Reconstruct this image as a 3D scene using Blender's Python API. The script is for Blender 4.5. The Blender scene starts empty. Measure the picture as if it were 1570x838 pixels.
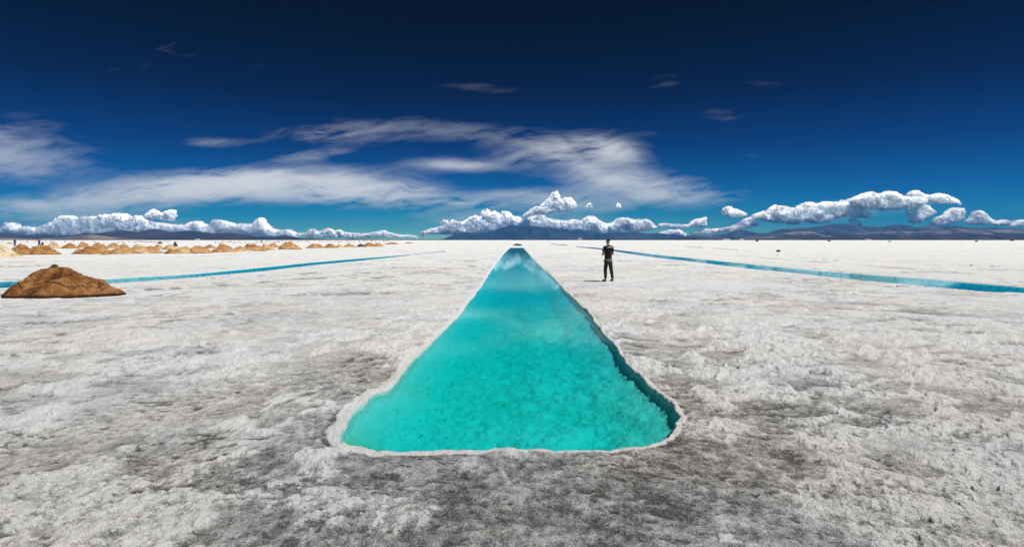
import bpy, bmesh, math, random
import numpy as np
from mathutils import Vector, Matrix

random.seed(7); rng = np.random.default_rng(7)
sc = bpy.context.scene
C = sc.collection
R = math.radians

# ------------------------------------------------------------------ camera
EYE = 1.7            # metres above the salt
F = 800.0            # focal length in photo pixels (photo 1570 px wide)
CX, HY = 785.0, 367.5
cam_d = bpy.data.cameras.new('camera')
cam = bpy.data.objects.new('camera', cam_d); C.objects.link(cam)
cam.location = (0, 0, EYE); cam.rotation_euler = (R(90), 0, 0)
cam_d.sensor_width = 36; cam_d.lens = 36 * F / 1570
cam_d.shift_y = -51.5 / 1570
cam_d.clip_start = 0.05; cam_d.clip_end = 120000
sc.camera = cam

# ------------------------------------------------------------------ light
SUN_EL, SUN_AZ = 60, 112       # degrees; azimuth from +Y (into the picture) towards +X (right)
sdir = Vector((math.sin(R(SUN_AZ)) * math.cos(R(SUN_EL)), math.cos(R(SUN_AZ)) * math.cos(R(SUN_EL)), math.sin(R(SUN_EL))))
sl = bpy.data.lights.new('sun', 'SUN'); sl.energy = 4.3; sl.angle = R(0.5); sl.color = (1.0, 0.975, 0.94)
so = bpy.data.objects.new('sun', sl); C.objects.link(so); so.rotation_euler = sdir.to_track_quat('Z', 'Y').to_euler()
so.location = (0, 0, 50)

def px(v): return (v - CX) / F
def py(v): return (HY - v) / F

w = bpy.data.worlds.new('World'); sc.world = w; w.use_nodes = True
wt = w.node_tree; wt.nodes.clear()
class NT:
    def __init__(s, t): s.t = t
    def n(s, typ, **k):
        o = s.t.nodes.new(typ)
        for a, b in k.items(): setattr(o, a, b)
        return o
    def put(s, sock, v):
        if v is None: return
        if hasattr(v, 'is_output') or isinstance(v, bpy.types.NodeSocket): s.t.links.new(v, sock)
        else: sock.default_value = v
    def m(s, op, a, b=None, c=None, clamp=False):
        o = s.n('ShaderNodeMath', operation=op); o.use_clamp = clamp
        s.put(o.inputs[0], a); s.put(o.inputs[1], b); s.put(o.inputs[2], c)
        return o.outputs[0]
    def mix(s, f, a, b, blend='MIX'):
        o = s.n('ShaderNodeMix', data_type='RGBA', blend_type=blend)
        s.put(o.inputs[0], f); s.put(o.inputs[6], a); s.put(o.inputs[7], b)
        return o.outputs[2]
    def noise(s, vec, scale, detail=4, rough=.55, dist=0.0):
        o = s.n('ShaderNodeTexNoise'); s.put(o.inputs['Vector'], vec)
        o.inputs['Scale'].default_value = scale; o.inputs['Detail'].default_value = detail
        o.inputs['Roughness'].default_value = rough; o.inputs['Distortion'].default_value = dist
        return o.outputs['Fac']
    def ramp(s, f, stops, interp='LINEAR'):
        o = s.n('ShaderNodeValToRGB'); s.put(o.inputs[0], f); cr = o.color_ramp; cr.interpolation = interp
        while len(cr.elements) < len(stops): cr.elements.new(0.5)
        for e, (p, c) in zip(cr.elements, stops):
            e.position = p; e.color = (c[0], c[1], c[2], 1) if hasattr(c, '__len__') else (c, c, c, 1)
        return o.outputs[0]
    def xyz(s, x, y, z=0.0):
        o = s.n('ShaderNodeCombineXYZ'); s.put(o.inputs[0], x); s.put(o.inputs[1], y); s.put(o.inputs[2], z)
        return o.outputs[0]
W = NT(wt)
tc = W.n('ShaderNodeTexCoord'); sep = W.n('ShaderNodeSeparateXYZ'); wt.links.new(tc.outputs['Generated'], sep.inputs[0])
sx, sy, sz = sep.outputs
sky = W.n('ShaderNodeTexSky', sky_type='NISHITA'); sky.sun_disc = False
sky.sun_elevation = R(SUN_EL); sky.sun_rotation = R(SUN_AZ); sky.altitude = 3400; sky.air_density = 1.0; sky.dust_density = 0.3; sky.ozone_density = 2.0
yy = W.m('MAXIMUM', sy, 0.03)
U = W.m('DIVIDE', sx, yy); V = W.m('DIVIDE', sz, yy)
# deep polarised high-altitude sky: filter over elevation
el = W.m('ADD', W.m('MULTIPLY', W.m('SUBTRACT', sz, W.m('MULTIPLY', W.m('SUBTRACT', W.m('MULTIPLY', sx, sx), 0.1), -0.05)), 2.0), 0.0, clamp=True)
filt = W.ramp(el, [(0.0, (.42, .90, .78)), (.035, (.20, .72, .72)), (.09, (.02, .46, .62)), (.19, (.002, .26, .54)), (.34, (.001, .12, .33)),
                   (.52, (.001, .04, .135)), (.74, (.002, .013, .042)), (1.0, (.010, .018, .032))])
base = W.mix(1.0, sky.outputs[0], filt, 'MULTIPLY')
# cirrus streaks laid out by direction: (centre px, centre py, radius x, radius y, tilt, weight)
CIR = [(0, 225, 90, 34, 0, .40), (10, 255, 110, 20, 0, .30), (190, 302, 140, 16, 5, .9), (365, 279, 100, 14, 3, 1.9), (440, 292, 115, 13, -2, 1.5), (560, 291, 90, 15, -5, 2.0), (260, 292, 90, 14, 5, 1.0), (750, 342, 90, 12, 0, .5), (900, 346, 100, 9, 0, .5), (1260, 328, 90, 9, 3, .45), (1370, 308, 60, 8, 0, .4), (850, 315, 30, 10, 0, .4),
       (600, 262, 70, 16, 10, .25), (60, 316, 75, 9, 0, .80), (520, 206, 90, 13, 3, .34), (640, 200, 120, 14, -4, .22), (780, 212, 110, 14, -7, .30),
       (712, 252, 45, 6, -2, .65), (800, 240, 90, 12, 8, .30), (900, 232, 55, 17, -4, .95), (942, 230, 32, 12, -14, 1.0), (895, 258, 50, 9, -20, .45),
       (960, 276, 90, 15, -6, .75), (1030, 296, 60, 12, -4, .60), (880, 312, 170, 15, 2, .52), (700, 308, 38, 5, -6, .75), (790, 300, 80, 7, 4, .55),
       (215, 98, 140, 18, 6, .15), (430, 102, 90, 12, 6, .12), (260, 68, 80, 16, 25, .12), (330, 218, 35, 6, 0, .30), (480, 239, 40, 7, 6, .45),
       (1120, 179, 50, 12, -4, .26), (1204, 218, 14, 18, -30, .20), (1152, 243, 16, 12, 0, .22), (1180, 129, 60, 14, 0, .12), (1020, 122, 30, 20, 20, .18),
       (1205, 262, 45, 5, -22, .16), (725, 135, 90, 9, -5, .16), (880, 128, 80, 9, -3, .14), (980, 200, 70, 8, 0, .16), (1040, 350, 60, 8, 0, .2), (150, 338, 120, 14, 0, .35), (-10, 345, 90, 16, 0, .5)]
tot = None
for (cx, cy, rx, ry, rot, wgt) in CIR:
    c_, s_ = math.cos(R(rot)), math.sin(R(rot))
    du = W.m('SUBTRACT', U, px(cx)); dv = W.m('SUBTRACT', V, py(cy))
    a = W.m('MULTIPLY_ADD', du, c_ * F / rx, W.m('MULTIPLY', dv, s_ * F / rx))
    b = W.m('MULTIPLY_ADD', du, -s_ * F / ry, W.m('MULTIPLY', dv, c_ * F / ry))
    if wgt < .3: wgt *= .42
    g = W.m('MULTIPLY', W.m('EXPONENT', W.m('MULTIPLY', W.m('MULTIPLY_ADD', a, a, W.m('MULTIPLY', b, b)), -0.75)), wgt)
    tot = g if tot is None else W.m('ADD', tot, g)
uv = W.xyz(U, V, 0.37)
warp = W.noise(uv, 3.2, 3); warp2 = W.noise(uv, 9.0, 3)
Vw = W.m('ADD', V, W.m('ADD', W.m('MULTIPLY', W.m('SUBTRACT', warp, .5), .09), W.m('MULTIPLY', W.m('SUBTRACT', warp2, .5), .012)))
f1 = W.noise(W.xyz(W.m('MULTIPLY', U, 3.2), W.m('MULTIPLY', W.m('ADD', Vw, W.m('MULTIPLY', U, .05)), 13.0), 1.1), 1.0, 9, .66)
f2 = W.noise(W.xyz(W.m('MULTIPLY', U, 11.0), W.m('MULTIPLY', W.m('SUBTRACT', Vw, W.m('MULTIPLY', U, .12)), 70.0), 4.7), 1.0, 6, .6)
fib = W.m('ADD', W.m('MULTIPLY', W.m('SUBTRACT', f1, .5), 3.6), W.m('MULTIPLY', W.m('SUBTRACT', f2, .5), 2.2))
al = W.m('MULTIPLY', tot, W.m('MAXIMUM', W.m('ADD', .62, fib), 0.0))
al = W.m('SUBTRACT', al, 0.04); al = W.m('MAXIMUM', al, 0.0)
al = W.m('SUBTRACT', 1.0, W.m('EXPONENT', W.m('MULTIPLY', al, -1.25)))
al = W.m('MULTIPLY', al, .92, clamp=True)
SKYS = 0.1
cir_col = (.80 / SKYS, .83 / SKYS, .84 / SKYS, 1)
final = W.mix(al, base, cir_col)
bg = W.n('ShaderNodeBackground'); W.put(bg.inputs[0], final); bg.inputs[1].default_value = SKYS
wo = W.n('ShaderNodeOutputWorld'); wt.links.new(bg.outputs[0], wo.inputs[0])

sc.view_settings.view_transform = 'Standard'; sc.view_settings.look = 'None'
sc.view_settings.exposure = 0.0; sc.view_settings.gamma = 1.0; sc.view_settings.use_curve_mapping = False
sc.render.engine = 'CYCLES'
cy_ = sc.cycles
cy_.max_bounces = 6; cy_.diffuse_bounces = 2; cy_.glossy_bounces = 3; cy_.transparent_max_bounces = 32; cy_.volume_bounces = 0
cy_.use_denoising = True; cy_.caustics_reflective = False; cy_.caustics_refractive = False

# ------------------------------------------------------------------ helpers
def meta(o, label=None, cat=None, group=None, kind=None):
    if label: o['label'] = label
    if cat: o['category'] = cat
    if group: o['group'] = group
    if kind: o['kind'] = kind
    return o

def link(name, me, mat=None, parent=None, smooth=True):
    o = bpy.data.objects.new(name, me); C.objects.link(o)
    if mat is not None: me.materials.append(mat)
    if parent is not None: o.parent = parent
    if smooth:
        me.polygons.foreach_set('use_smooth', np.ones(len(me.polygons), dtype=bool))
    return o

def np_mesh(name, V_, Q):
    me = bpy.data.meshes.new(name)
    V_ = np.asarray(V_, dtype=np.float32); Q = np.asarray(Q, dtype=np.int32)
    k = Q.shape[1]
    me.vertices.add(len(V_)); me.vertices.foreach_set('co', V_.ravel())
    me.loops.add(Q.size); me.loops.foreach_set('vertex_index', Q.ravel())
    me.polygons.add(len(Q)); me.polygons.foreach_set('loop_start', np.arange(0, Q.size, k, dtype=np.int32))
    me.polygons.foreach_set('loop_total', np.full(len(Q), k, dtype=np.int32))
    me.update(calc_edges=True)
    return me

def attr(me, name, arr):
    a = me.color_attributes.new(name, 'FLOAT_COLOR', 'POINT')
    a.data.foreach_set('color', np.asarray(arr, dtype=np.float32).ravel())

def grid_quads(nr, nc, wrap=False):
    i = np.arange(nr - 1)[:, None]; j = np.arange(nc if wrap else nc - 1)[None, :]
    j2 = (j + 1) % nc
    return np.stack([i * nc + j, i * nc + j2, (i + 1) * nc + j2, (i + 1) * nc + j], -1).reshape(-1, 4)

def hsh(ix, iy, seed):
    n = (ix * 374761393 + iy * 668265263 + seed * 1442695041).astype(np.int64) & 0xffffffff
    n = ((n ^ (n >> 13)) * 1274126177) & 0xffffffff
    return ((n ^ (n >> 16)) & 0xffff) / 65535.0

def vnoise(x, y, seed=0):          # value noise, -1..1
    ix = np.floor(x).astype(np.int64); iy = np.floor(y).astype(np.int64)
    fx = x - ix; fy = y - iy; u = fx * fx * (3 - 2 * fx); v = fy * fy * (3 - 2 * fy)
    a = hsh(ix, iy, seed); b = hsh(ix + 1, iy, seed); c = hsh(ix, iy + 1, seed); d = hsh(ix + 1, iy + 1, seed)
    return ((a + (b - a) * u) * (1 - v) + (c + (d - c) * u) * v) * 2 - 1

def fbm(x, y, oct=4, seed=0, gain=.5):
    s = 0; a = 1; t = 0
    for k in range(oct):
        ang = 0.6 * k + .3; ca, sa = math.cos(ang), math.sin(ang)
        s = s + a * vnoise((x * ca - y * sa) * 2 ** k + 17.3 * k, (x * sa + y * ca) * 2 ** k - 9.1 * k, seed + k); t += a; a *= gain
    return s / t

def sstep(a, b, x):
    t = np.clip((x - a) / (b - a), 0, 1); return t * t * (3 - 2 * t)

def gp(x, y, z=0.0):               # photo pixel -> point on the level z
    D = (EYE - z) * F / (y - HY)
    return ((x - CX) / F * D, D)

def at(x, y, D):                   # photo pixel -> point at depth D
    return ((x - CX) / F * D, D, EYE + (HY - y) / F * D)

def sdist(P, X, Y):                # signed distance to polygon (negative inside)
    P = np.asarray(P, dtype=np.float64); n = len(P)
    d2 = np.full(X.shape, 1e18); ins = np.zeros(X.shape, bool)
    for i in range(n):
        ax, ay = P[i]; bx, by = P[(i + 1) % n]
        ex, ey = bx - ax, by - ay; L = ex * ex + ey * ey
        t = np.clip(((X - ax) * ex + (Y - ay) * ey) / L, 0, 1)
        dx = X - ax - t * ex; dy = Y - ay - t * ey
        d2 = np.minimum(d2, dx * dx + dy * dy)
        cond = ((ay > Y) != (by > Y))
        if cond.any():
            with np.errstate(divide='ignore', invalid='ignore'):
                ins ^= cond & (X < (bx - ax) * (Y - ay) / (by - ay if by != ay else 1e-12) + ax)
    d = np.sqrt(d2)
    return np.where(ins, -d, d)

def mat(name, rough=.9, spec=.25):
    m = bpy.data.materials.new(name); m.use_nodes = True
    nt = NT(m.node_tree); b = m.node_tree.nodes['Principled BSDF']
    b.inputs['Roughness'].default_value = rough; b.inputs['Specular IOR Level'].default_value = spec
    return m, nt, b

def flat(name, col, rough=.85, var=.15, scale=20, spec=.2):
    m, t, b = mat(name, rough, spec)
    o = t.n('ShaderNodeTexCoord').outputs['Object']
    n = t.noise(o, scale, 3)
    t.put(b.inputs['Base Color'], t.mix(n, tuple(c * (1 - var) for c in col) + (1,), tuple(min(1, c * (1 + var)) for c in col) + (1,)))
    return m

# ------------------------------------------------------------------ outlines on the salt
POOL_L = [(782.5, 379.5), (775, 386), (768, 394), (760, 403.5), (744, 428), (736, 440), (722, 458), (709, 475), (698, 486), (690, 495), (680, 505), (658, 525), (647, 536), (637, 545),
          (626, 560), (612, 577), (603, 587), (591, 595), (578, 599), (565, 608), (557, 618), (548, 625), (537, 637), (530, 650), (521, 660), (517, 672), (520, 680)]
POOL_B = [(531, 684), (545, 684.5), (560, 688), (577, 692), (610, 691.5), (680, 690.5), (730, 689), (760, 687.5), (800, 686), (825, 685.5), (850, 689), (890, 689.5), (930, 689), (980, 685), (1008, 677)]
POOL_R = [(1022, 668), (1032, 657), (1031, 647), (1040, 637), (1036, 624), (1028, 614), (1010, 601), (998, 590), (985, 577), (972, 568), (960, 556), (952, 545), (945, 535), (936, 524), (925, 512),
          (917, 499), (908, 487), (898, 475), (888, 466), (880, 458), (870, 448), (862, 440), (850, 426), (832, 411), (823, 402), (814, 393), (808, 386), (802, 379.5)]
pool_px = POOL_L + POOL_B + POOL_R
pool = [gp(*p) for p in pool_px]
pool2 = [gp(*p) for p in [(784.5, 376.6), (787, 374.3), (790, 373.0), (795, 373.1), (800, 374.2), (802, 374.6), (802, 376.6)]]
LC_top = [(-60, 432.5), (0, 431.2), (60, 429.8), (165, 427.2), (200, 424.8), (270, 421.3), (330, 416.5), (400, 409.6), (480, 401.6), (540, 396.6), (580, 393.7), (627, 389.9), (632, 389.0), (660, 386.3), (682, 384.2)]
LC_bot = [(684, 385.4), (660, 387.4), (632, 390.0), (627, 391.4), (580, 396.6), (540, 400.5), (480, 406.3), (400, 415.8), (330, 421.9), (270, 427.5), (200, 432.4), (165, 434.6), (60, 440), (0, 441.2), (-60, 442)]
lcan = [gp(*p) for p in LC_top + LC_bot]
RC1 = [gp(*p) for p in [(841, 373.4), (855, 374.2), (868, 375.1), (873, 375.9), (868, 376.3), (855, 375.3), (841, 374.1)]]
RC_top = [(880, 377.4), (905, 378.7), (925, 380.2), (955, 383.6), (1000, 389.4), (1060, 395.3), (1110, 400.5), (1150, 404.5), (1200, 409.5), (1250, 414.4), (1320, 419.8), (1420, 427), (1500, 433.6), (1570, 439.5), (1640, 445)]
RC_bot = [(1640, 455), (1570, 449.3), (1500, 446.3), (1420, 438.7), (1320, 429.4), (1250, 421.9), (1200, 416.5), (1150, 411.6), (1110, 407), (1060, 400.6), (1000, 394.0), (955, 387.2), (925, 382.8), (905, 380.6), (880, 378.2)]
rcan = [gp(*p) for p in RC_top + RC_bot]
# thin second ditch on the right: centre line, half width
ditch = [gp(*p) for p in [(1040, 376.6), (1100, 380.5), (1192, 387.3), (1265, 392), (1338, 395.8), (1400, 398.8), (1472, 402.2), (1570, 407), (1640, 411)]]
# edge of the raised salt terrace on the left
terr = [gp(*p) for p in [(-200, 403.5), (0, 401.6), (100, 399.6), (216, 395.8), (306, 392.6), (400, 387), (470, 383.2), (540, 379.8), (600, 377.6), (680, 375.4), (770, 373.2)]]
terrace = terr + [(-8, 5000), (-9000, 5000), (-9000, terr[0][1])]
def segd(P, X, Y):
    d = np.full(X.shape, 1e9)
    for (ax, ay), (bx, by) in zip(P[:-1], P[1:]):
        ex, ey = bx - ax, by - ay
        t = np.clip(((X - ax) * ex + (Y - ay) * ey) / (ex * ex + ey * ey), 0, 1)
        d = np.minimum(d, np.hypot(X - ax - t * ex, Y - ay - t * ey))
    return d

# ------------------------------------------------------------------ ground: one sheet, polar grid fine where it is near
fr = 522 * EYE
dys = list(np.arange(fr / 2.55, 50, -0.54)) + list(np.arange(50, 22, -0.28)) + list(np.arange(22, 3.2, -0.22))
rad = np.array(list(np.linspace(.4, 2.5, 24)) + [fr / d for d in dys] + list(np.geomspace(fr / 3.1, 20000, 60)))
tt = np.linspace(-1, 1, 1560)
ang = list(np.arctan(tt * math.tan(R(46.5))))
rest = list(np.linspace(ang[-1] + R(.4), 2 * math.pi + ang[0] - R(.4), 90))
ang = np.array(ang + rest)
RR, AA = np.meshgrid(rad, ang, indexing='ij')
sq = 1 + (1 / np.maximum(np.abs(np.sin(AA)), np.abs(np.cos(AA))) - 1) * np.clip((RR - 2000) / 18000, 0, 1)
X = RR * sq * np.sin(AA); Y = RR * sq * np.cos(AA)
shape = X.shape
front = np.abs(np.where(AA > math.pi, AA - 2 * math.pi, AA)) < R(47)
dr = np.gradient(rad)[:, None] * np.ones_like(X)
def fade(wl, k=2.2): return np.clip(wl / (dr * k) - .35, 0, 1)
lo = RR < 400
und = np.zeros(shape); h = np.zeros(shape)
h += .018 * fbm(X / 3.2, Y / 3.2, 2, 3) * fade(3.2)
n1 = fbm(X / .75, Y / .75, 3, 11); h += .013 * n1 * fade(.6)
n2 = fbm(X / .17, Y / .17, 3, 23); h += .009 * n2 * fade(.17)
n3 = fbm(X / .05, Y / .05, 2, 31); h += .009 * n3 * fade(.05, 1.4)
# salt ridges: thin crests of a warped ridged noise
wx = X + .5 * fbm(X / 1.3, Y / 1.3, 2, 41); wy = Y + .5 * fbm(X / 1.3 + 9, Y / 1.3 + 3, 2, 47)
rdg = 1 - np.abs(fbm(wx / 1.6, wy / 1.6, 4, 53) + .12 * n2) * 7.0
rdg = np.clip(rdg, 0, 1) ** 1.5 * sstep(-.1, .45, fbm(X / 1.3, Y / 1.3, 3, 59))
h += .026 * rdg * (1 + .8 * n2) * fade(.3)
rdg2 = np.clip(1 - np.abs(fbm(wx / .55 + 5, wy / .55, 3, 67)) * 6, 0, 1) * sstep(-.1, .5, fbm(X / 1.4, Y / 1.4, 2, 68))
h += .012 * rdg2 * fade(.15)
pit = sstep(.42, .62, fbm(X / .12 + 3, Y / .12, 2, 71)) * sstep(-.1, .4, fbm(X / 1.1, Y / 1.1 + 7, 2, 73))
h -= .016 * pit * fade(.1)
pits = np.zeros(shape)
for kk, wl_ in enumerate([.07, .15, .33, .7, 1.5]):
    q = fbm(wx / (wl_ * 1.4) + 3.3 * kk, wy / (wl_ * .6), 2, 171 + kk * 5)
    m_ = sstep(.36, .46, q) * sstep(-.15, .3, fbm(X / (wl_ * 7) + kk, Y / (wl_ * 7), 2, 173 + kk)) * fade(wl_ * .8, 1.3) * np.clip(1.6 - fade(wl_ * .12, 1.0) * 1.2, 0, 1)
    m_ = m_ * (1 if wl_ < .3 else sstep(5, 11, RR))
    h -= .10 * min(wl_, .3) ** .8 * m_; pits = np.maximum(pits, m_)
clus = .75 * fbm(X / .42 + 21, Y / .42, 3, 201) + .5 * fbm(X / 1.8, Y / 1.8, 2, 203) + .25 * fbm(X / 5, Y / 5, 2, 204) + .6 * rdg + .35 * rdg2
crumbs = np.zeros(shape)
for kk, wl_ in enumerate([.045, .10, .22, .5, 1.2]):
    q = fbm(X / wl_ + 7.7 * kk, Y / wl_, 2, 205 + kk * 5)
    cm_ = sstep(.0, .30, clus + .25 * fbm(X / (wl_ * 6), Y / (wl_ * 6) + kk, 2, 207 + kk))
    m_ = sstep(.0, .16, q) * cm_ * fade(wl_ * .8, 1.2) * np.clip(1.7 - fade(wl_ * .12, 1.0) * 1.3, 0, 1)
    h += .12 * min(wl_, .12) ** .8 * m_ * (1 - .8 * sstep(8, 22, RR)); crumbs = np.maximum(crumbs, m_)
crk = np.clip(1 - np.abs(fbm(wx / 1.1 + 31, wy / 1.1, 2, 77)) * 22, 0, 1) * sstep(.15, .45, fbm(X / 1.7 + 3, Y / 1.7, 2, 79))
h -= .008 * crk * fade(.12)

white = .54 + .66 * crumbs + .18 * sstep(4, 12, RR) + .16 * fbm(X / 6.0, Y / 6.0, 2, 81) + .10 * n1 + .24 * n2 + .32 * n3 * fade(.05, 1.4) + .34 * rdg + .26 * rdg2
sm = fbm(X / 1.9 + 40, Y / 1.9, 3, 91)
white += .12 * sm
# vignette darkening painted into the salt in front of the pool; paler away from it
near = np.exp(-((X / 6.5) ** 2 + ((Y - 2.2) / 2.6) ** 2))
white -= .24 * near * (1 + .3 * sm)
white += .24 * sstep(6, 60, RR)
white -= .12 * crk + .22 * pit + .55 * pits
hx = np.clip(.5 + .5 * fbm(X / 1.5 + 11, Y / 1.5 + 5, 2, 95), 0, 1)      # hue: warm / cold patches
algae = np.zeros(shape)

dmp = np.exp(-((X - 3.2) ** 2 + (Y - 4.3) ** 2) / .05); h = h * (1 - dmp); white = white * (1 - dmp) + .6 * dmp
rag = .030 * fbm(X / .22, Y / .22, 3, 101) * fade(.2) + .05 * fbm(X / .9, Y / .9, 2, 103) * fade(.8)
rag += .018 * fbm(X / .06, Y / .06, 2, 105) * fade(.06)
sel = front & (RR > 3.0) & (RR < 200) & (np.abs(X) < 9)
sd = np.full(shape, 50.0); sd[sel] = sdist(pool, X[sel], Y[sel]); sd += rag * .8
WL = -.032                                             # water level in the big pool
ctr = np.interp(Y, [3.6, 6, 12, 113], [-.05, .0, .25, 1.0])
right = sstep(-.3, .3, X - ctr)
rimw = (.06 + .05 * (1 - right)) * (.75 + .25 * sstep(3.95, 4.6, Y)) + .03 * fbm(X / .4, Y / .4, 2, 111)
rimf = np.clip(1 - sd / np.maximum(rimw, .03), 0, 1) * (sd > -.12)
h = h * (1 - .75 * np.clip(rimf * 2, 0, 1))
rimf = sstep(0, .30, rimf) * np.clip(1.0 + .4 * n2 + .3 * n3, 0, 1)
crack_rim = sstep(.0, .5, np.clip(1 - np.abs(sd - rimw - .02) / .03, 0, 1)) * (sd > 0) * sstep(-.2, .5, fbm(X / .5, Y / .5, 2, 117)) * (RR < 14)
h += np.where(sd > -.1, .006 * rimf * (1 + n2), 0) - .014 * crack_rim
white = white * (1 - .5 * rimf) + rimf * (1.5 - .30 * right * sstep(-.3, .3, n2)) - .3 * crack_rim
# pool bed
deep = np.interp(-sd, [-.005, .012, .04, .10, .28, .65, 9], [0, -.045, -.11, -.15, -.21, -.32, -.38])
shel = np.interp(-sd, [-.005, .015, .04, .15, .30, .36, .50, .8, 9], [0, -.045, -.12, -.19, -.23, -.33, -.35, -.37, -.38])
nshel = np.interp(-sd, [-.005, .015, .04, .15, .4, .8, 9], [0, -.045, -.10, -.16, -.25, -.34, -.38])
fb = sstep(4.6, 3.95, Y)
bed = deep * (1 + .10 * fbm(X / .35, Y / .5, 3, 161)) * right + shel * (1 - right)
bed = bed * (1 - fb) + np.minimum(nshel, bed * .55) * fb
sdr = sd
lump = .06 * fbm(X / .30, Y / .20, 3, 121) * fade(.2) + .020 * fbm(X / .09, Y / .07, 2, 125) * fade(.08) + .03 * np.clip(fbm(X / .8, Y / .5, 2, 127), -.2, 1)
tpool = sstep(.02, -.02, sd)
inner = sstep(-.05, -.4, sd)
h = h * (1 - sstep(.0, -.03, sd)) + (bed + lump * inner + .03 * n2 * sstep(-.02, -.1, sd)) * sstep(.02, 0.0, sd)
h = np.where((sd >= .008) & (sd < .4), np.maximum(h, WL + .012), h)
algae = sstep(-1.0, -.08, sd) * (sd < -.045) * np.exp(-(((X + 1.28) / .55) ** 2 + ((Y - 4.25) / .55) ** 2)) * 1.8
white = np.where(sd < -.03, 1.45 + .10 * fbm(X / .5, Y / .3, 3, 131) - .45 * sstep(.1, .7, fbm(X / .25, Y / .16, 3, 133)), white)
# other water
def channel(poly, depth, level, sel, ragk=.5, rim=.35, bedw=.5):
    global h, white
    s = np.full(shape, 50.0); s[sel] = sdist(poly, X[sel], Y[sel]); s += rag * ragk * .5
    kz = np.maximum(1, dr * 3.0)
    prof = np.interp(-s / kz, [-.03, .03, .12, .30, 9], [0, level * 1.3, -.5 * depth, -depth, -depth])
    h = np.where(s < .03, np.minimum(h * np.clip(s / .03 + 1, 0, 1), 0) * 0 + prof, h)
    rf = sstep(rim, 0, s) * (s > -.05)
    h = np.where(s >= .03, h * (1 - rf * .5) + .012 * rf, h)
    h = np.where((s >= .03) & (s < .8), np.maximum(h, -.006), h)
    white = np.where(s < -.05, bedw, white + .55 * rf)
    return s
channel(pool2, .5, WL, front & (RR > 100) & (RR < 400) & (np.abs(X) < 9))
selL = front & (X < -5) & (RR > 12) & (RR < 120)
sL = channel(lcan, .5, -.012, selL, .5, .7, .22)
selR = front & (X > 2) & (RR > 15) & (RR < 330)
sR = channel(rcan, .35, -.015, selR, .9, .35, .62)
channel(RC1, .5, -.015, selR)
# broken salt bridges across the canals
for (bx_, by_, wd) in [gp(629.5, 390.3) + (.9,), gp(1072, 399.8) + (.5,)]:
    k = np.exp(-((X - bx_) ** 2 + (Y - by_) ** 2) / (2 * wd ** 2)); h = h * (1 - k) + .01 * k
# shallow crust just under the surface of the right canal in mid course
k = sstep(-.05, -.5, sR) * (h < -.05) * sstep(.0, .45, fbm(X / 1.2, Y / 1.2, 3, 141) + .15)
h = h * (1 - k * .55)
dd = np.full(shape, 50.0); dd[selR] = segd(ditch, X[selR], Y[selR])
dn = np.maximum(.30 + .004 * RR, dr * .5)
h -= .10 * sstep(1.0, .4, dd / dn); white = white - .9 * sstep(1.1, .4, dd / dn) * sstep(-.5, .1, fbm(X / 2.5, Y / 2.5, 2, 149)) + .3 * sstep(3.4, 1.5, dd / dn)
# brownish tracks between canal and ditch
trk = [gp(*p) for p in [(930, 378.5), (1060, 387), (1200, 398), (1330, 407), (1450, 417), (1570, 425), (1640, 429)]]
td = np.full(shape, 50.0); td[selR] = segd(trk, X[selR], Y[selR])
tk = np.exp(-(td / (.4 + .016 * RR)) ** 2) * (.6 + .4 * fbm(X / .9, Y / 5, 2, 151)); white -= .28 * tk; hx = hx + .5 * tk
berm = np.exp(-((td - 1.9) / .8) ** 2) * selR; white += .25 * berm; h += .03 * berm
# raised terrace on the left
selT = front & (X < 5) & (RR > 25) & (RR < 3000)
ts = np.full(shape, 50.0); ts[selT] = sdist(terrace, X[selT], Y[selT])
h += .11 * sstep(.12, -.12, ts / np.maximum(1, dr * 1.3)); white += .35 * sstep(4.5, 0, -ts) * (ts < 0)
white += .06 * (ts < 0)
step_shade = np.exp(-((ts - .35) / .35) ** 2); white -= .5 * step_shade * selT  # edge shadow of the step, painted dark along its foot
h[0, :] = h[0, :].mean()
white = np.clip(white, 0, 1.6)

Vv = np.stack([X, Y, h], -1).reshape(-1, 3)
Qd = grid_quads(shape[0], shape[1], True)
Qd = Qd[:, ::-1]
# small fan closing the centre
me = np_mesh('ground', np.vstack([Vv, [[0, 0, h[0, 0]]]]), Qd)
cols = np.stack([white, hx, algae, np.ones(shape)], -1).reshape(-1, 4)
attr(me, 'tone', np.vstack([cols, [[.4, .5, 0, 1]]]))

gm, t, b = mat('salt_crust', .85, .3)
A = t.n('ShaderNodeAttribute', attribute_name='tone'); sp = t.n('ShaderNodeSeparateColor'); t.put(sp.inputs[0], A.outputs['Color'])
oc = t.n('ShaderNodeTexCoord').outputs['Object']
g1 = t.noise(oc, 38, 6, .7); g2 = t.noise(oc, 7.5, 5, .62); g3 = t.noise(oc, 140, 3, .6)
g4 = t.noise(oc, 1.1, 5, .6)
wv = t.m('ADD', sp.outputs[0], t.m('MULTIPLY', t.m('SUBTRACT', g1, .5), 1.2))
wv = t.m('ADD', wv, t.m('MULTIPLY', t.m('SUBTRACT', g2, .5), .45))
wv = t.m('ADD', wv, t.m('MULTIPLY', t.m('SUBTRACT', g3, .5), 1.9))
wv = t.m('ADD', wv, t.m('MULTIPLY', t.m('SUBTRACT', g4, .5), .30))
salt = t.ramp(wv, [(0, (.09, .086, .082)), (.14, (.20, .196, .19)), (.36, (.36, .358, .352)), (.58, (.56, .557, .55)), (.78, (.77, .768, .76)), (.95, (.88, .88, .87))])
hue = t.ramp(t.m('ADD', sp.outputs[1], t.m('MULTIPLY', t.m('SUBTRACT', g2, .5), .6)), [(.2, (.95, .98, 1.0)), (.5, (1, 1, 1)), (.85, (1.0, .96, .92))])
salt = t.mix(1.0, salt, hue, 'MULTIPLY')
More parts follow.
